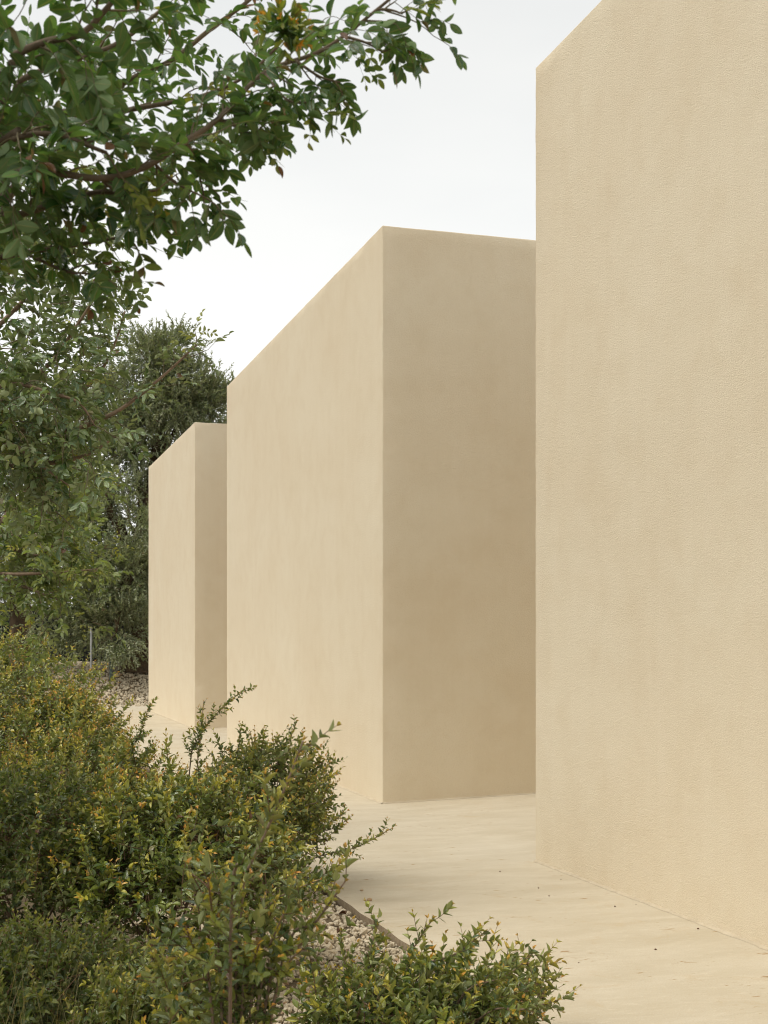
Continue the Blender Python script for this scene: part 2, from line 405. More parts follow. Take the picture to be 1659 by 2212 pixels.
def tube(pts, rad, sides=5):
    pts = np.asarray(pts, float); n = len(pts); rad = np.broadcast_to(rad, (n,)) if np.ndim(rad) else np.full(n, rad)
    tg = unit(np.gradient(pts, axis=0))
    ref = np.where(np.abs(tg[:, 2:3]) < .9, np.array([[0, 0, 1.]]), np.array([[1., 0, 0]]))
    u = unit(np.cross(tg, ref)); v = np.cross(tg, u)
    a = np.arange(sides)/sides*2*math.pi
    V = (pts[:, None] + rad[:, None, None]*(u[:, None]*np.cos(a)[None, :, None] + v[:, None]*np.sin(a)[None, :, None])).reshape(-1, 3)
    i = (np.arange(n-1)[:, None]*sides + np.arange(sides)[None]); j = (np.arange(n-1)[:, None]*sides + (np.arange(sides)[None]+1) % sides)
    i, j = i.ravel(), j.ravel()
    T = np.concatenate([np.stack([i, j, j+sides], 1), np.stack([i, j+sides, i+sides], 1)])
    V = np.concatenate([V, pts[-1:]]); top = (n-1)*sides; k = np.arange(sides)
    T = np.concatenate([T, np.stack([top+k, top+(k+1) % sides, np.full(sides, len(V)-1)], 1)])
    return V, T
def spline(ctrl, per=6):
    c = np.asarray(ctrl, float); c = np.concatenate([2*c[:1]-c[1:2], c, 2*c[-1:]-c[-2:-1]]); out = []
    for k in range(1, len(c)-2):
        p0, p1, p2, p3 = c[k-1:k+3]
        for s in np.arange(per)/per:
            out.append(.5*(2*p1+(p2-p0)*s+(2*p0-5*p1+4*p2-p3)*s*s+(3*p1-p0-3*p2+p3)*s**3))
    return np.array(out+[c[-2]])
def resample(pts, n):
    d = np.concatenate([[0], np.cumsum(np.linalg.norm(np.diff(pts, axis=0), axis=1))]); s = np.linspace(0, d[-1], n)
    return np.stack([np.interp(s, d, pts[:, k]) for k in range(3)], 1)
def grow(p, d, length, seg, wob, up=0.0, to=None):
    """a shoot: wanders, is drawn up (or down) and optionally towards a direction"""
    pts = [np.array(p, float)]; d = unit(np.array(d, float)); st = length/seg
    for _ in range(seg):
        d = d + rng.normal(0, wob, 3) + np.array([0, 0, up])
        if to is not None: d = d + to
        d = unit(d); pts.append(pts[-1]+d*st)
    return np.array(pts)

class Plant:
    def __init__(s, name, base, label, cat, group, leaf_mat, tmpl, twig_mat, wood_mat):
        s.base = np.array(base, float); s.root = link(name, None, None, tuple(s.base)); props(s.root, label, cat, group)
        s.leaf_mat, s.tmpl, s.twig_mat, s.wood_mat = leaf_mat, tmpl, twig_mat, wood_mat
        s.tw_v, s.tw_t, s.k = [], [], 0
        s.P, s.D, s.N, s.L, s.W, s.tone, s.young = [], [], [], [], [], [], []
    def wood(s, name, pts, rad, sides=8, label=None):
        pts = np.asarray(pts, float); V, T = tube(pts, rad, sides)
        return props(link(name, tri_mesh(name, V-s.base, T, s.wood_mat), s.root), label)
    def twig(s, pts, r0, r1, sides=4):
        V, T = tube(pts, np.linspace(r0, r1, len(pts)), sides); s.tw_v.append(V-s.base); s.tw_t.append(T+s.k); s.k += len(V)
    def leaves(s, P, D, N, L, W, tone, young):
        s.P.append(P); s.D.append(D); s.N.append(N); s.L.append(L); s.W.append(W); s.tone.append(tone); s.young.append(young)
    def pack(s):
        for a in 'P D N L W tone young'.split(): setattr(s, a, np.concatenate(getattr(s, a)))
        s.D = unit(s.D); s.N = unit(s.N - s.D*(s.N*s.D).sum(1, keepdims=True)); s.single = np.zeros(len(s.P), bool)
    def build(s, crown_name, singles_ok=True):
        if s.tw_v:
            tw = link('twigs', tri_mesh('twigs', np.concatenate(s.tw_v), np.concatenate(s.tw_t), s.twig_mat), s.root); tw['kind'] = 'stuff'
        tv, tt, tu = s.tmpl; keep = ~s.single
        P, D, N, L, W = (a[keep] for a in (s.P-s.base, s.D, s.N, s.L, s.W)); X = np.cross(D, N)
        n = len(P); cz = rng.uniform(-.2, 1.9, n)
        V = P[:, None] + L[:, None, None]*(tv[None, :, 0:1]*(X*W[:, None])[:, None] + tv[None, :, 1:2]*D[:, None] + tv[None, :, 2:3]*(N*cz[:, None])[:, None])
        T = (tt[None]+(np.arange(n)*len(tv))[:, None, None]).reshape(-1, 3)
        rep = lambda a: np.repeat(a[keep], len(tv))
        crown = link(crown_name, tri_mesh(crown_name, V.reshape(-1, 3), T, s.leaf_mat, np.tile(tu, (n, 1)), {'tone': rep(s.tone), 'young': rep(s.young)}), s.root)
        crown['kind'] = 'stuff'
        meshes = {}
        for i in np.where(s.single)[0]:
            kk = (min(6, int(s.tone[i]*7)), min(4, int(s.young[i]*5)), i % 3)
            if kk not in meshes:
                v2 = tv*np.array([1, 1, (.4, 1.0, 1.7)[kk[2]]])
                meshes[kk] = tri_mesh('leaf', v2, tt, s.leaf_mat, tu, {'tone': np.full(len(tv), (kk[0]+.4)/7), 'young': np.full(len(tv), (kk[1])/4.4)})
            D, N, L = s.D[i], s.N[i], s.L[i]; X = np.cross(D, N)*s.W[i]
            o = link('leaf', meshes[kk], crown); p = s.P[i]-s.base
            o.matrix_basis = Matrix([[*[a*L for a in (X[r], D[r], N[r])], p[r]] for r in range(3)]+[[0, 0, 0, 1]])

UP = np.array([0, 0, 1.])
def paired(pl, pts, spacing, size, wr, ang=(70, 28), young=0.0, tipred=0.0, small_tip=.45, upbias=.7, start=.08, jit=.25, turn=None):
    """opposite, decussate leaves up a shoot; smaller and younger towards the tip"""
    d = np.linalg.norm(np.diff(pts, axis=0), axis=1).sum(); n = max(2, int(d*(1-start)/spacing))
    q = resample(pts, 40); tg = unit(np.gradient(q, axis=0)); s = np.linspace(start, 1, n); idx = np.minimum(39, (s*39).astype(int))
    c, t = q[idx], tg[idx]
    ref = unit(np.cross(t, UP+rng.normal(0, .15, 3))); bi = np.cross(t, ref)
    ph = np.where(np.arange(n) % 2 == 0, 0, math.pi/2) + rng.uniform(0, math.pi) + rng.normal(0, jit, n)
    for sgn in (0, math.pi):
        a = ph+sgn
        side = ref*np.cos(a)[:, None] + bi*np.sin(a)[:, None]
        al = np.radians(ang[0]+(ang[1]-ang[0])*s + rng.normal(0, 10, n))[:, None]
        D = t*np.cos(al) + side*np.sin(al) + rng.normal(0, .08, (n, 3))
        N = t*.7 + UP*upbias - side*.35 + rng.normal(0, .22, (n, 3))
        if turn is not None: N = N + turn
        prof = np.where(s < .75, 1, 1-(1-small_tip)*(s-.75)/.25)*np.minimum(1, .75+s)
        L = size*prof*rng.uniform(.72, 1.15, n)
        y = np.clip(young*np.clip((s-.35)/.5, 0, 1) + tipred*np.clip((s-.78)/.22, 0, 1) + rng.normal(0, .06, n), 0, 1)
        pl.leaves(c, D, N, L, wr*rng.uniform(.85, 1.15, n), rng.random(n), y)
def pinnate(pl, p, d, length, pairs, size, wr, young=0.0, tone=None):
    """one compound leaf: drooping rachis with opposite leaflets"""
    q = grow(p, d, length, 6, .08, -.10); pl.twig(q, .0011*size/.045, .0006*size/.045, 3)
    q = resample(q, 2*pairs+2); tg = unit(np.gradient(q, axis=0))
    side = unit(np.cross(tg, UP+rng.normal(0, .5, 3))); up = np.cross(side, tg)
    k = 2+2*np.arange(pairs); k = k[k < len(q)]
    tw = rng.normal(0, .25, 3)
    for sg in (-1, 1):
        n = len(k); al = np.radians(rng.normal(58, 13, n))[:, None]
        D = tg[k]*np.cos(al) + side[k]*sg*np.sin(al) - UP*.12 + rng.normal(0, .14, (n, 3))
        N = up[k] + rng.normal(0, .38, (n, 3)) + tw
        pl.leaves(q[k], D, N, size*rng.uniform(.7, 1.18, n), wr*rng.uniform(.82, 1.2, n), rng.random(n), np.clip(young+rng.normal(0, .05, n), 0, 1))
    pl.leaves(q[-1:], tg[-1:]+rng.normal(0, .15, (1, 3)), up[-1:]+rng.normal(0, .3, (1, 3)), np.array([size*rng.uniform(.6, 1)]), np.array([wr]), rng.random(1), np.array([min(1, young*1.2)]))

def leafy_limb(pl, pts, step, twl, size, wr, start=.15, droop=-.04, forward=.9, leaf_len=.11, pairs=4, yrate=.06, toy=.5, density=1.0):
    """side twigs carrying compound leaves along a limb"""
    L = np.linalg.norm(np.diff(pts, axis=0), axis=1).sum(); n = int(L*(1-start)/step); q = resample(pts, 120); tg = unit(np.gradient(q, axis=0))
    for k in range(n+1):
        s = start+(1-start)*(k+rng.uniform(-.3, .3))/max(1, n); i = int(np.clip(s, 0, 1)*119)
        side = unit(np.cross(tg[i], rng.normal(0, 1, 3)))
        ln = twl*rng.uniform(.45, 1.15)*(1.05-.45*s)
        tw = grow(q[i], tg[i]*forward+side*rng.uniform(.5, 1.1), ln, 6, .13, droop)
        pl.twig(tw, .0022*size/.045*1.2, .0011*size/.045, 4)
        m = max(2, int(ln/(.036*size/.045)*density)); yg = rng.random() < yrate
        tq = resample(tw, m+2); tt = unit(np.gradient(tq, axis=0))
        for j in range(1, m+2):
            sd = unit(np.cross(tt[j], rng.normal(0, 1, 3)))
            fw = .5 if j < m+1 else 2.0
            y = (toy*rng.uniform(.6, 1.2) if yg and j > m*.4 else 0)
            pinnate(pl, tq[j], tt[j]*fw+sd*.9+rng.normal(0, .2, 3), leaf_len*rng.uniform(.55, 1.15), int(rng.integers(max(2, pairs-2), pairs+1)), size*rng.uniform(.75, 1.15)*(.7 if y else 1), wr, y)

PLANTS = []
# ---- tree overhanging from the upper left, close to the lens
def near_tree():
    Zb = 3.0; base = (-1.95, 3.25, float(ground_z(np.array(-1.95), np.array(3.25))))
    pl = Plant('mastic_tree', base, 'dark green tree whose near leafy branches hang across the upper corner of the sky', 'tree', 'mastic trees', M_L_NEAR, T_NEAR, M_TWIG_PALE, M_BARK)
    b = np.array(base); tr = spline([b-[0, 0, .1], b+[.05, -.05, .9], b+[.02, -.1, 1.7], b+[.18, -.12, 2.6], b+[.3, -.1, 3.5]], 8)
    pl.wood('trunk', tr, np.linspace(.085, .03, len(tr)), 10)
    def limb(ctrl, r0, r1, **kw):
        q = spline(ctrl, 7); pl.wood('branch', q, np.linspace(r0, r1, len(q)), 7)
        if kw is not None: leafy_limb(pl, q, **kw)
        return q
    N = dict(step=.055, twl=.20, size=.040, wr=.46, pairs=4, leaf_len=.10, density=.72)
    l1 = [tr[18], at(-120, 420, 2.95), at(60, 372, 2.72), at(215, 385, 2.68), at(310, 362, 2.68), at(400, 305, 2.7), at(470, 258, 2.75), at(570, 158, 2.85), at(680, 116, 2.85), at(742, 78, 2.85), at(815, 20, 2.85), at(870, -25, 2.85)]
    limb(l1, .0085, .0028, start=.5, **N)
    l2 = [tr[22], at(-100, 300, 3.25), at(60, 255, 3.3), at(163, 240, 3.3), at(215, 248, 3.25), at(302, 233, 3.2), at(365, 222, 3.2), at(440, 206, 3.15), at(530, 165, 3.1), at(600, 100, 3.1)]
    limb(l2, .010, .003, start=.2, **N)
    l3 = [tr[22], at(0, 320, 3.5), at(140, 250, 3.5), at(285, 170, 3.45), at(368, 132, 3.4), at(451, 66, 3.4), at(535, 3, 3.4), at(590, -50, 3.4)]
    limb(l3, .010, .004, start=.25, **N)
    l4 = [tr[26], at(-80, 190, 2.75), at(35, 118, 2.7), at(100, 90, 2.7), at(174, 73, 2.65), at(219, 31, 2.65), at(270, -30, 2.65)]
    limb(l4, .0095, .005, start=.1, step=.04, twl=.22, size=.050, wr=.52, pairs=4, leaf_len=.11)
    l5 = [tr[14], at(-120, 590, 3.1), at(0, 556, 3.05), at(121, 535, 3.0), at(200, 523, 3.0), at(285, 507, 2.95)]
    limb(l5, .010, .0028, start=.3, step=.07, twl=.10, size=.046, wr=.58, pairs=3, leaf_len=.09, yrate=.5, toy=.25)
    l10 = [at(400, 305, 2.7), at(425, 350, 2.92), at(432, 385, 2.9), at(440, 420, 2.9)]
    limb(l10, .004, .0018, start=.1, step=.035, twl=.07, size=.04, wr=.5, pairs=3, leaf_len=.07)
    l11 = [at(215, 385, 2.68), at(270, 430, 3.0), at(310, 450, 2.95), at(325, 480, 2.95)]
    limb(l11, .004, .0018, start=.2, step=.05, twl=.09, size=.046, wr=.55, pairs=3, leaf_len=.08)
    l12 = [at(60, 550, 3.02), at(140, 585, 2.95), at(180, 590, 2.9), at(225, 595, 2.9)]
    limb(l12, .004, .0018, start=.1, step=.05, twl=.09, size=.044, wr=.55, pairs=3, leaf_len=.09, yrate=.3, toy=.2)
    l13 = [at(470, 258, 2.75), at(520, 270, 2.88), at(545, 262, 2.85), at(565, 265, 2.85)]
    limb(l13, .004, .0018, start=.1, step=.06, twl=.08, size=.042, wr=.5, pairs=3, leaf_len=.09)
    for ctrl in ([at(640, 132, 2.85), at(690, 165, 2.83), at(735, 178, 2.82)], [at(742, 78, 2.85), at(790, 92, 2.84), at(825, 112, 2.84)], [at(570, 158, 2.85), at(620, 215, 2.82), at(668, 222, 2.82)],
                 [at(815, 20, 2.85), at(845, 22, 2.85), at(870, 30, 2.85)], [at(500, 225, 2.8), at(520, 280, 2.8), at(560, 290, 2.8)], [at(330, 350, 2.69), at(380, 395, 2.72), at(450, 430, 2.72)]):
        limb(ctrl, .0035, .0016, start=.0, step=.045, twl=.07, size=.042, wr=.46, pairs=3, leaf_len=.075)
    l6 = [tr[16], at(-100, 500, 2.9), at(20, 470, 2.85), at(120, 440, 2.8), at(210, 415, 2.8), at(280, 420, 2.8), at(340, 410, 2.8)]
    limb(l6, .011, .0025, start=.3, step=.07, twl=.12, size=.044, wr=.52, pairs=4, leaf_len=.1)
    l7 = [tr[20], at(-60, 350, 2.7), at(30, 300, 2.65), at(120, 290, 2.65), at(230, 330, 2.65)]
    limb(l7, .008, .004, start=.25, step=.042, twl=.2, size=.044, wr=.48, pairs=4, leaf_len=.11)
    l8 = [tr[24], at(-60, 250, 3.0), at(50, 170, 3.0), at(160, 130, 3.0), at(260, 90, 3.0), at(350, 20, 3.0)]
    limb(l8, .008, .004, start=.25, step=.05, twl=.24, **{k: v for k, v in N.items() if k not in ('step', 'twl')})
    l9 = [tr[20], at(-60, 480, 3.3), at(30, 400, 3.35), at(110, 330, 3.4), at(200, 300, 3.4), at(320, 300, 3.4)]
    limb(l9, .008, .004, start=.25, step=.05, twl=.26, **{k: v for k, v in N.items() if k not in ('step', 'twl')})
    for az, el, ln in ((170, 25, 1.5), (205, 45, 1.4), (235, 20, 1.5), (140, 40, 1.4), (260, 50, 1.2), (190, 5, 1.4), (215, -2, 1.3), (155, 8, 1.4), (100, 55, 1.2)):   # unseen rest of its crown, added to shade the walls and shrubs
        a, e = math.radians(az), math.radians(el); d = np.array([math.cos(a)*math.cos(e), math.sin(a)*math.cos(e), math.sin(e)]); p = tr[int(rng.integers(16, 30))]
        limb([p, p+d*ln*.35+[0, 0, .06], p+d*ln*.7+[0, 0, .05], p+d*ln], .014, .004, start=.2, step=.085, twl=.34, size=.055, wr=.5, pairs=4, leaf_len=.13, density=.8)
    # a burst of orange young leaves
    c = at(612, 70, 2.58)
    for _ in range(22):
        d = unit(rng.normal(0, 1, 3)+[.15, -.4, .3]); q = grow(c, d, .05, 4, .1)
        paired(pl, q, .012, .034, .34, (55, 25), .75, .4, start=0)
    pl.pack(); PLANTS.append((pl, 'crown')); return pl
near_tree()

# ---- two more of the same kind further along the hedge
def mid_tree(base_px, Z, label, mat, limbs, trunk_ctrl, size, step, twl, yrate, pairs=4, extra=()):
    bx = (base_px-CX)/FPX*Z; base = np.array([bx, Z, float(ground_z(np.array(bx), np.array(Z)))])
    pl = Plant('mastic_tree', base, label, 'tree', 'mastic trees', mat, T_OVAL3, M_TWIG_PALE, M_BARK_RED)
    tr = spline([base-[0, 0, .1], *trunk_ctrl], 8); pl.wood('trunk', tr, np.linspace(.10, .03, len(tr)), 9)
    for ctrl, r0 in limbs:
        j = min(range(len(tr)), key=lambda k: np.linalg.norm(tr[k]-ctrl[0])*1.0)
        q = spline([tr[j], *ctrl], 7); pl.wood('branch', q, np.linspace(r0, .005, len(q)), 6)
        leafy_limb(pl, q, step, twl, size, .46, start=.15, pairs=pairs, leaf_len=size*2.3, yrate=yrate, toy=.45, density=.75)
        # secondary limbs
        qq = resample(q, 30); tg = unit(np.gradient(qq, axis=0))
        for i in range(3, 29, 3):
            sd = unit(np.cross(tg[i], rng.normal(0, 1, 3))); sd[1] *= .7
            w = grow(qq[i], tg[i]*.9+sd*.8, twl*rng.uniform(1.2, 2.2), 8, .1, .02)
            if max(CX+w[:, 0]/w[:, 1]*FPX) > 255: continue; pl.wood('branch', w, np.linspace(.007, .003, len(w)), 5)
            leafy_limb(pl, w, step*1.1, twl*.8, size, .46, start=.1, pairs=pairs, leaf_len=size*2.3, yrate=yrate, toy=.45, density=.75)
    pl.pack(); PLANTS.append((pl, 'crown')); return pl
Z = 8.0
mid_tree(-190, Z, 'mid distance dark green tree with long curved branches reaching towards the blocks', M_L_MID,
    [([at(-60, 940, 8), at(69, 926, 7.9), at(146, 931, 7.8), at(222, 904, 7.7), at(278, 872, 7.7), at(351, 813, 7.7), at(425, 745, 7.7)], .025),
     ([at(-60, 1010, 8), at(104, 1001, 8), at(180, 985, 8), at(225, 960, 8), at(262, 930, 8.1)], .02),
     ([at(-60, 900, 8.2), at(0, 869, 8.2), at(97, 796, 8.2), at(146, 733, 8.2), at(200, 650, 8.2), at(230, 590, 8.2)], .022),
     ([at(-40, 900, 8.5), at(104, 865, 8.5), at(194, 830, 8.5), at(243, 754, 8.5), at(270, 672, 8.6)], .02),
     ([at(-80, 780, 7.8), at(-20, 720, 7.8), at(40, 660, 7.8), at(80, 610, 7.8), at(140, 560, 7.8)], .02),
     ([at(-90, 700, 8.4), at(-60, 620, 8.4), at(-10, 560, 8.4), at(40, 500, 8.4), at(80, 450, 8.4)], .018),
     ([at(-60, 860, 7.5), at(30, 830, 7.4), at(110, 850, 7.4), at(170, 870, 7.4), at(205, 920, 7.4)], .018),
     ([at(-60, 1000, 7.6), at(20, 960, 7.5), at(80, 1000, 7.5), at(150, 1050, 7.5)], .018)],
    [at(-170, 1500, 8), at(-130, 1200, 8), at(-110, 950, 8), at(-110, 780, 8.1), at(-90, 600, 8.2)], .060, .09, .30, .07)
mid_tree(-120, 11.0, 'yellowish green tree with a bent reddish limb, low behind the darker tree', M_L_YEL,
    [([at(0, 1130, 11), at(35, 1085, 11), at(73, 1042, 11), at(130, 1010, 11)], .03),
     ([at(20, 1180, 10.8), at(80, 1200, 10.8), at(130, 1166, 10.7), at(195, 1136, 10.7)], .02),
     ([at(20, 1240, 10.6), at(118, 1237, 10.5), at(170, 1233, 10.5), at(215, 1229, 10.5)], .018),
     ([at(0, 1250, 10.8), at(60, 1270, 10.7), at(110, 1290, 10.6), at(140, 1300, 10.6)], .018),
     ([at(-20, 1100, 11.2), at(60, 1110, 11.3), at(140, 1120, 11.4)], .018),
     ([at(-30, 1180, 11), at(40, 1150, 11), at(100, 1110, 11), at(180, 1080, 11)], .018)],
    [at(-90, 1500, 11), at(-60, 1300, 11), at(-40, 1180, 11), at(0, 1120, 11)], .062, .12, .30, .14)

# ---- olives on the gravel bank
def olive(px, Z, label, boxes, n_twigs, trunk_r, gap=0.0):
    bx = (px-CX)/FPX*Z; base = np.array([bx, Z, float(ground_z(np.array(bx), np.array(Z)))-.1])
    pl = Plant('olive_tree', base, label, 'tree', 'old olive trees', M_L_OLIVE, T_OLIVE, M_TWIG_PALE, M_BARK_OLD)
    # gnarled trunk
    h = 3.2; m, sides = 26, 28; zz = np.linspace(0, h, m); a = np.arange(sides)/sides*2*math.pi; V = []
    for z in zz:
        f = z/h; r = trunk_r*(1+.55*math.exp(-z*2.2)-.25*f)
        rr = r*(1+.13*np.sin(3*a+z*1.4)+.09*np.sin(5*a-z*2.3+1)+.06*np.sin(11*a+z*3)+.05*np.sin(z*6+2*a)) + rng.normal(0, .008, sides)
        V += list(np.stack([rr*np.cos(a)+.1*math.sin(z*1.3), rr*np.sin(a), np.full(sides, z)], 1))
    i = (np.arange(m-1)[:, None]*sides+np.arange(sides)[None]).ravel(); j = (np.arange(m-1)[:, None]*sides+(np.arange(sides)[None]+1) % sides).ravel()
    link('trunk', tri_mesh('trunk', V, np.concatenate([np.stack([i, j, j+sides], 1), np.stack([i, j+sides, i+sides], 1)]), M_BARK_OLD), pl.root)
    top = base+[0, 0, h-.3]; limb_pts = []
    for (cx, cy, rx, ry, dz, w) in boxes:
        c = at(cx, cy, Z+dz)
        midp = (top+c)/2+rng.normal(0, .25, 3)+[0, 0, .2]
        q = spline([top+rng.normal(0, .15, 3), midp, c], 8); pl.wood('branch', q, np.linspace(trunk_r*.38, .03, len(q)), 7); limb_pts.append(q)
    limb_all = np.concatenate(limb_pts); ws = np.array([b[5] for b in boxes], float); ws /= ws.sum()
    clumps = []
    for b in rng.choice(len(boxes), max(60, n_twigs//32), p=ws):
        cx, cy, rx, ry, dz, w = boxes[b]; R = np.array([rx, (rx+ry)*.5, ry])/FPX*Z
        u = unit(rng.normal(0, 1, 3))*rng.uniform(.2, 1.0)**.5; clumps.append((at(cx, cy, Z+dz)+u*R, u, rng.uniform(.25, .55)))
    for ci in rng.integers(0, len(clumps), n_twigs):
        c0, u, cr = clumps[ci]; p = c0+rng.normal(0, .55, 3)*cr*[1, 1, .8]; u = unit(u+unit(p-c0)*.8)
        if p[2] < base[2]+.6: p[2] = base[2]+.6+rng.random()*.5
        hang = -.09 if u[2] < .1 else .03
        q = grow(p, unit(u)*.8+[0, 0, .45 if u[2] > .0 else -.1]+rng.normal(0, .45, 3), rng.uniform(.3, .65), 6, .14, hang)
        pl.twig(q, .006, .003, 3)
        paired(pl, q, .052, .125, .24, (48, 22), .25, .1, .7, .5, .02, .5)
    for k in rng.choice(len(limb_all), 90):      # sub-branches inside the crown
        b = boxes[rng.integers(len(boxes))]; c = at(b[0], b[1], Z+b[4]); R = np.array([b[2], (b[2]+b[3])*.5, b[3]])/FPX*Z
        e = c+unit(rng.normal(0, 1, 3))*R*.8
        near = limb_all[np.argmin(np.linalg.norm(limb_all-e, axis=1))]
        pl.twig(spline([near, (near+e)/2+rng.normal(0, .12, 3), e], 5), .028, .008, 4)
    pl.pack(); PLANTS.append((pl, 'crown')); return pl
olive(306, 38, 'tall grey green olive tree with a massive gnarled trunk behind the far block',
    [(330, 800, 75, 70, 0, 1.3), (400, 880, 80, 75, 0, 1.2), (455, 900, 50, 60, 1, .6), (250, 900, 90, 90, 0, 1.1), (330, 960, 100, 80, .5, 1.5), (230, 1050, 90, 90, 0, 1.1), (280, 1130, 80, 100, -1, 1.3),
     (180, 1180, 80, 90, 0, 1.0), (270, 1260, 60, 70, -1.5, 1.0), (190, 1310, 80, 60, -1, .9), (250, 1370, 60, 55, -2, .7), (430, 980, 70, 40, 1, .5), (130, 1340, 50, 45, -1, .4), (370, 760, 45, 45, 0, .4)], 6500, .50)
olive(40, 43, 'second olive tree, half hidden behind the mastic foliage at the picture edge',
    [(60, 900, 110, 120, 0, 1), (140, 1050, 110, 110, 0, 1), (20, 1080, 110, 110, 0, 1), (90, 1210, 110, 80, 0, 1), (-40, 1000, 100, 120, 0, .8), (40, 1290, 60, 45, 0, .4)], 3200, .38)

# ---- myrtle shrubs with orange tips
def shrub(px, Z, r, h, n_shoots, size, label, dy=0.0, young=.55, yfrac=.5, stems=9, tmpl=T_SMALL, mat=None, lobes=9, arch=(), shoot_len=(.14, .36), flat=1.0, depth=1.0, low=.1, spacing=None, wr=.46, arch_step=.045):
    bx = (px-CX)/FPX*Z; bz = float(ground_z(np.array(bx), np.array(Z))); base = np.array([bx, Z, bz])
    pl = Plant('myrtle_shrub', base, label, 'shrub', 'myrtle shrubs', mat or M_L_SHRUB, tmpl, M_TWIG, M_BARK_RED)
    ld = unit(rng.normal(0, 1, (lobes, 3))*[1, 1, .7]+[0, 0, .35]); la = rng.uniform(-.38, .45, lobes)
    def radius(u): return 1+np.sum(la*np.exp(-((1-u@ld.T)/.16)), -1)
    stem_pts = []
    for k in range(stems):
        az = 2*math.pi*(k+rng.random()*.7)/stems; out = rng.uniform(.25, .85)
        e = base+np.array([math.cos(az)*r*out, math.sin(az)*r*out*depth, h*rng.uniform(.6, .85)*(1.05-.35*out)])
        s0 = base+np.array([math.cos(az)*.06, math.sin(az)*.06, -.05])
        q = spline([s0, s0+(e-s0)*[.3, .3, .5]+rng.normal(0, .03, 3), e], 8); pl.wood('stem', q, np.linspace(.011, .003, len(q)), 5); stem_pts.append(q[4:])
    for ctrl, rad in arch:                       # long shoots that leave the dome
        q = spline([base+[0, 0, .02], *ctrl], 8); pl.wood('stem', q, np.linspace(rad, .0022, len(q)), 5)
        qq = resample(q, 60); tg = unit(np.gradient(qq, axis=0)); stem_pts.append(q[6:])
        LL = np.linalg.norm(np.diff(q, axis=0), axis=1).sum()
        for i in range(34, 60, max(1, int(60*arch_step/LL))):
            sd = unit(np.cross(tg[i], rng.normal(0, 1, 3)))
            w = grow(qq[i], tg[i]*.9+sd*.75, rng.uniform(.06, .17)*(1.25-.6*i/60), 5, .08, .03); pl.twig(w, .0016, .0008, 3)
            paired(pl, w, size*.42, size*.95, wr, (68, 25), young*.8, .45)
        paired(pl, qq[30:], size*.5, size, wr, (65, 25), young*.7, .5)
    sp = np.concatenate(stem_pts); spacing = spacing or size*.62
    for k in range(n_shoots):
        u = unit(rng.normal(0, 1, 3)*[1, 1, 1]); u[2] = abs(u[2]) if rng.random() < .82 else u[2]*.4
        rad = radius(u)*(rng.uniform(.55, 1)**.5 if rng.random() < .85 else rng.uniform(.3, .7))
        p = base+np.array([u[0]*r, u[1]*r*depth, h*.42+u[2]*h*.58*flat])*[rad, rad, 1]+np.array([0, 0, (rad-1)*h*.45*max(0, u[2])])
        p[2] = max(p[2], bz+low*rng.uniform(.6, 2))
        ln = rng.uniform(*shoot_len)*(1.25 if rng.random() < .15 else 1)
        d = unit(u*[1, 1, .6]+[.22, 0, .38]+rng.normal(0, .55, 3))
        q = grow(p-d*ln*.6, d, ln, 6, .11, .05); pl.twig(q, .0020, .0009, 3)
        outer = rad > .78*radius(u)
        yy = young*rng.uniform(.5, 1.3) if (rng.random() < yfrac and outer and u[2] > .1) else .22*rng.random()
        paired(pl, q, spacing, size*rng.uniform(.85, 1.4), wr, (72, 32), yy, yy*.75, upbias=1.0)
        if k % 3 == 0:
            nr = sp[np.argmin(np.linalg.norm(sp-q[0], axis=1))]
            pl.twig(spline([nr, (nr+q[0])/2+rng.normal(0, .015, 3), q[0]], 4), .0035, .002, 4)
    for k in range(max(6, n_shoots//28)):        # looser sprigs that stand out of the mass
        u = unit(rng.normal(0, 1, 3)+[.15, -.2, .5]); u[2] = abs(u[2]); rad = radius(u)
        p = base+np.array([u[0]*r*rad, u[1]*r*depth*rad, h*.42+u[2]*h*.58*flat])*1.0
        if p[2] < bz+.25: continue
        ln = rng.uniform(.16, .34)*min(1, h/.8); d = unit(u*[1, 1, .5]+[.25, 0, .6]+rng.normal(0, .35, 3))
        q = grow(p-d*ln*.35, d, ln*1.3, 7, .07, .05); pl.twig(q, .0026, .001, 4)
        bare = rng.random() < .07
        if bare: continue
        paired(pl, q, size*.6, size*rng.uniform(1.0, 1.35), wr, (66, 30), young*rng.uniform(.3, 1.1), .4, upbias=1.0, start=.2)
        for j in (3, 4, 5):
            w = grow(q[j], unit(q[j]-q[j-1])+rng.normal(0, .5, 3), ln*.35, 4, .08, .04); pl.twig(w, .0014, .0008, 3); paired(pl, w, size*.55, size, wr, (66, 30), young*rng.uniform(.3, 1.2), .4, upbias=1.0)
    pl.pack(); PLANTS.append((pl, 'foliage')); return pl

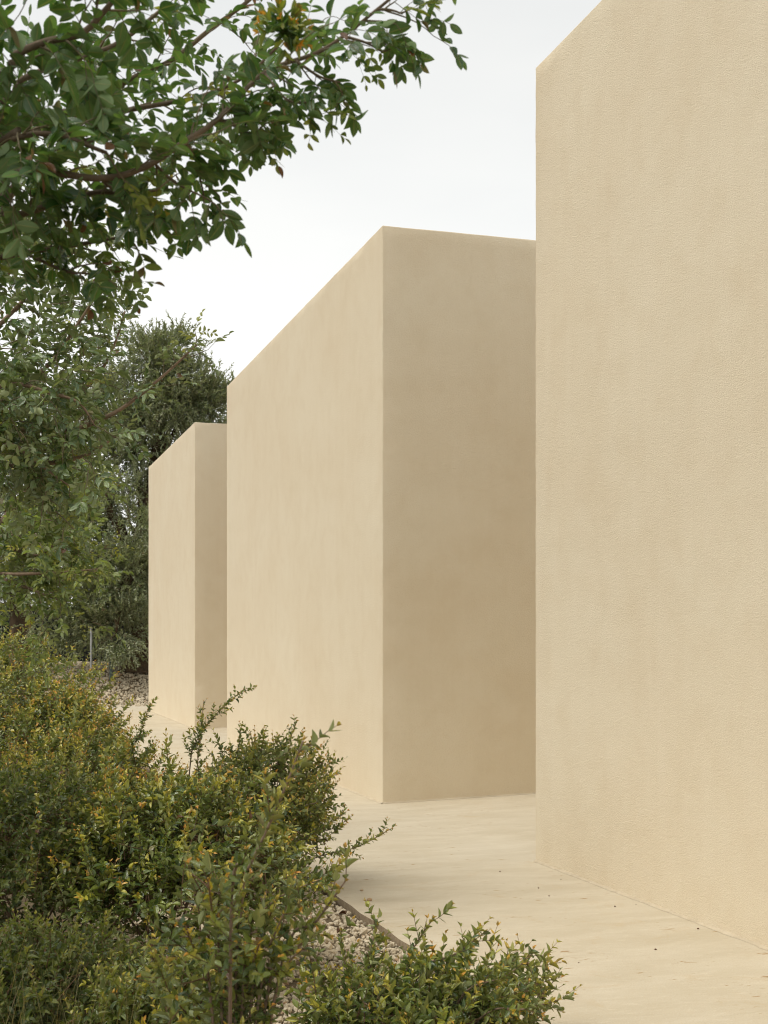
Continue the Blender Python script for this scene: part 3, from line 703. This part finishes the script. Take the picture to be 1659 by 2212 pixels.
shrub(10, 17.0, .62, 1.74, 480, .056, 'tall pale shrub partly seen under the mastic foliage, before the fence', yfrac=.5)
shrub(-10, 13.5, 1.0, 1.55, 850, .050, 'orange tipped shrub cut by the picture edge, in front of the dark fence', yfrac=.7)
shrub(150, 13.0, .62, 1.24, 620, .047, 'golden tipped rounded shrub standing before the gravel bank', yfrac=.9, young=.65)
shrub(110, 9.4, .80, 1.10, 950, .042, 'broad shrub with many orange tips, second row in from the picture edge', yfrac=.75)
shrub(395, 9.3, .58, .66, 600, .040, 'shrub with two long wind blown shoots against the far block', yfrac=.65,
      arch=[([at(410, 1660, 9.5), at(425, 1600, 9.4), at(470, 1540, 9.4), at(525, 1490, 9.4)], .006), ([at(290, 1640, 9.5), at(305, 1580, 9.4), at(322, 1525, 9.4)], .005), ([at(430, 1620, 9.5), at(436, 1560, 9.4), at(440, 1515, 9.4)], .004)])
shrub(560, 9.0, .46, .90, 600, .041, 'shrub spreading over the path edge before the middle block', yfrac=.65,
      arch=[([at(620, 1880, 8.7), at(690, 1850, 8.5), at(770, 1830, 8.4), at(845, 1790, 8.4)], .006), ([at(600, 1840, 8.7), at(680, 1800, 8.6), at(740, 1760, 8.5)], .005), ([at(600, 1650, 9), at(625, 1600, 9), at(640, 1560, 9)], .004),
            ([at(540, 1660, 9), at(545, 1610, 9), at(540, 1580, 9)], .004), ([at(640, 1760, 8.7), at(690, 1730, 8.6), at(712, 1690, 8.5)], .004)])
shrub(60, 6.9, .70, .98, 900, .037, 'dark shaded shrub low at the picture edge, above the dry grass', yfrac=.35, tmpl=T_OVATE, mat=M_L_WEED)
shrub(370, 6.7, .62, .94, 820, .041, 'dense dark glossy shrub in the middle of the hedge', yfrac=.6, tmpl=T_OVATE,
      arch=[([at(520, 2010, 6.2), at(600, 1940, 6.0), at(690, 1900, 5.9)], .006), ([at(250, 1760, 6.4), at(240, 1700, 6.4), at(235, 1640, 6.4)], .004), ([at(450, 1740, 6.4), at(470, 1690, 6.4), at(480, 1650, 6.4)], .004)])
shrub(90, 5.3, .55, .50, 560, .034, 'low tangled dark weeds at the bottom corner of the hedge', yfrac=.3, young=.35, tmpl=T_OVATE, mat=M_L_WEED, stems=10)
shrub(330, 4.9, .34, .46, 330, .036, 'small leafy shrub below the dense shrub, beside the thin stems', yfrac=.5, young=.4, tmpl=T_OVATE, stems=7)
shrub(930, 5.15, .42, .38, 330, .044, 'low spreading shrub at the bottom, leaning out towards the path', yfrac=.4, young=.45, tmpl=T_OVATE, stems=7, wr=.42,
      arch=[([at(900, 2110, 5.1), at(985, 2060, 5.0), at(1045, 2015, 5.0)], .006), ([at(1000, 2150, 5.0), at(1090, 2110, 4.9), at(1150, 2060, 4.9)], .005), ([at(880, 2100, 5.1), at(905, 2030, 5.1), at(935, 1985, 5.1)], .005), ([at(1050, 2190, 4.9), at(1130, 2180, 4.8), at(1205, 2160, 4.8)], .005),
            ([at(720, 2170, 5.2), at(690, 2100, 5.2), at(672, 2030, 5.2)], .004), ([at(780, 2150, 5.2), at(745, 2080, 5.2), at(735, 2010, 5.2)], .004), ([at(820, 2150, 5.2), at(800, 2070, 5.2), at(815, 2000, 5.2)], .004)])
shrub(500, 3.5, .24, .86, 36, .040, 'sparse shrub of tall thin stems closest to the lens', yfrac=.6, young=.5, tmpl=T_OVATE, stems=6, spacing=.03, low=.55, arch_step=.10,
      arch=[([at(500, 1960, 3.1), at(540, 1870, 3.0), at(600, 1740, 2.95), at(655, 1600, 2.95)], .005)] +
           [([at(495+(px-495)*.45, 2212+(py-2212)*.4, 3.4), at(495+(px-495)*.75, 2212+(py-2212)*.72, 3.35), at(px, py, z)], .005) for px, py, z in
            ((450, 1905, 3.2), (486, 1950, 3.5), (530, 1880, 3.3), (575, 1925, 3.5), (612, 1975, 3.3), (745, 1905, 3.3), (690, 1985, 3.4), (400, 2000, 3.2), (640, 2060, 3.3), (560, 2040, 3.2))])

# pick the leaves that show largest as parts of their own (a coarse depth buffer decides what is in front)
def choose():
    allP = np.concatenate([p.P+p.D*p.L[:, None]*.5 for p, _ in PLANTS]); own = np.concatenate([np.full(len(p.P), k) for k, (p, _) in enumerate(PLANTS)])
    L = np.concatenate([p.L for p, _ in PLANTS]); N = np.concatenate([p.N for p, _ in PLANTS]); idx = np.concatenate([np.arange(len(p.P)) for p, _ in PLANTS])
    ok = in_frame(allP, -6); v = allP-[0, 0, EYE]; dist = np.linalg.norm(v, axis=1)
    px = ((CX+v[:, 0]/v[:, 1]*FPX)/12).astype(int); py = ((HY-v[:, 2]/v[:, 1]*FPX)/12).astype(int)
    cell = np.where(ok, py*400+px, -1); order = np.lexsort((dist, cell)); c = cell[order]
    first = np.concatenate([[True], c[1:] != c[:-1]]) & (c >= 0); front = order[first]
    face = np.abs((N*unit(v)).sum(1)); score = L/dist*(.25+face)
    for k, (p, _) in enumerate(PLANTS):
        if p.leaf_mat is M_L_OLIVE: continue
        f = front[own[front] == k]; f = f[np.argsort(-score[f])[:300]]; p.single[idx[f]] = True
choose()
for p, nm in PLANTS: p.build(nm)

# ------------------------------------------------------------------ weeds and dry grass at the lower left
def grass(name, label, n, px0, px1, Z0, Z1, h, young):
    Z_ = rng.uniform(Z0, Z1, n); px = rng.uniform(px0, px1, n); x = (px-CX)/FPX*Z_; z = ground_z(x, Z_)
    hh = h*rng.uniform(.4, 1.2, n); az = rng.uniform(0, 2*math.pi, n); lean = rng.uniform(.1, .7, n); V, T, UV, tn, yg = [], [], [], [], []
    for k in range(n):
        d = np.array([math.cos(az[k]), math.sin(az[k]), 0]); sd = np.array([-d[1], d[0], 0]); w = rng.uniform(.0012, .003); b = len(V)
        for j in range(5):
            s = j/4; c = np.array([x[k], Z_[k], z[k]-.02]) + d*lean[k]*hh[k]*s*s + UP*hh[k]*s*(1-.25*lean[k]*s)
            ww = w*(1-s*.9); V += [c-sd*ww, c+sd*ww]; UV += [(.2, s), (.3, s)]
        for j in range(4): a = b+2*j; T += [(a, a+1, a+3), (a, a+3, a+2)]
        tn += [rng.random()*.9]*10; yg += [float(np.clip(young*rng.uniform(.2, 1.6), 0, 1))]*10
    o = link(name, tri_mesh(name, V, T, M_GRASS, UV, {'tone': tn, 'young': yg})); props(o, label, 'grass', kind='stuff')
grass('grass', 'thin green and straw coloured grass at the bottom corner', 2600, -80, 420, 4.9, 6.6, .30, .35)
grass('dry_grass', 'tall bleached dry grass stalks at the bottom corner', 320, -20, 330, 4.3, 5.1, .62, .9)

# ------------------------------------------------------------------ fence and posts behind the bank
def fence():
    Zf = 46.0; x0 = -19.0; w = 2.4; zb = 1.0
    root = link('panel_fence', None, None, (x0, Zf, zb-.3)); props(root, 'dark panel fence in deep shade beneath the olive branches', 'fence')
    def box(sx, sy, sz, mat, name):
        x, y, z = sx/2, sy/2, sz; V = [(a, b, c) for c in (0, z) for b in (-y, y) for a in (-x, x)]
        T = [(0,2,1), (1,2,3), (4,5,6), (5,7,6), (0,1,4), (1,5,4), (2,6,3), (3,6,7), (0,4,2), (2,4,6), (1,3,5), (3,7,5)]
        return tri_mesh(name, V, T, mat, smooth=False)
    pm = box(w-.05, .05, 2.3, M_FENCE, 'panel'); rm = box(.05, .09, 2.35, M_FENCE, 'fence_post'); rib = box(.03, .06, 2.3, M_FENCE, 'rib')
    for k in range(9):
        p = link('panel', pm, root, (k*w+w/2, 0, .02))
        for j in range(1, 4): link('rib', rib, p, (-w/2+j*w/4, -.012, .002))
        link('fence_post', rm, root, (k*w, -.004, 0))
    def post(px, py0, py1, Z, r, mat, label):
        a = at(px, py0, Z); b = at(px, py1, Z); g = link('post', None, None, tuple(b)); props(g, label, 'post')
        V, T = tube([(0, 0, -.4), (0, 0, a[2]-b[2])], r, 10); link('shaft', tri_mesh('shaft', V, T, mat), g)
        V, T = tube([(0, 0, a[2]-b[2]), (0, 0, a[2]-b[2]+.03), (0, 0, a[2]-b[2]+.05)], np.array([r*1.2, r*1.2, r*.6]), 10); link('cap', tri_mesh('cap', V, T, mat), g)
    post(197, 1358, 1450, 35.6, .032, M_STEEL, 'slim pale steel post standing in the gravel bank')
    post(241, 1405, 1438, 36.2, .06, M_POST, 'short thick grey green post near the olive trunk')
fence()

# ------------------------------------------------------------------ small things on the path and gravel
def on_path(px, py):
    Z_ = FPX*EYE/(py-HY); return np.array([(px-CX)/FPX*Z_, Z_, 0.0])
def pebble(px, py, s, label, mat_tone, q):
    p = on_path(px, py); tv, tt = STONES[q]
    o = link('pebble', tri_mesh('pebble', tv*s, tt, M_STONE, attrs={'tone': np.full(len(tv), mat_tone)}, smooth=False), None, (p[0], p[1], s*.4)); props(o, label, 'pebble', 'pebbles on the path')
pebble(798, 1946, .022, 'small brown pebble lying on the path near the gravel edge', .98, 2)
pebble(795, 1953, .016, 'tiny white pebble touching the small brown pebble on the path', .8, 5)
pebble(781, 1925, .014, 'single small brown chip on the path beside the hedge', .96, 7)
for k, (gx, gy) in enumerate(((1212, 1900), (1186, 1936), (1508, 2007), (1374, 1954), (1163, 1919), (966, 1757), (1082, 1752), (1080, 1883), (1416, 2052), (1250, 2080))):
    p = on_path(gx, gy); tv, tt = STONES[k % 10]; sz = .0042+.002*(k % 3)
    o = link('grit', tri_mesh('grit', tv*sz, tt, M_DRY, smooth=False), None, (p[0], p[1], sz*.4)); props(o, 'tiny dark speck of grit lying on the pale path', 'grit', 'dark specks on the path')
def fallen_leaf(px, py, s, label, rz, z):
    p = on_path(px, py); V, T, UV = T_OVATE; V = V*np.array([.55, 1, 2.2])*s
    o = link('fallen_leaf', tri_mesh('fallen_leaf', V, T, M_DRY, UV), None, (p[0], p[1], z+.02)); o.rotation_euler = (.15, .2, rz); props(o, label, 'dry leaf', 'fallen leaves')
fallen_leaf(748, 1975, .05, 'dark curled dry leaf on the gravel against the slab edge', 1.1, -.02)
fallen_leaf(738, 2012, .05, 'dark dry leaf lying open on the gravel, away from the slab', 2.6, -.02)
fallen_leaf(1330, 1962, .016, 'tiny brown leaf fragment on the path below the nearest block', .6, -.012)
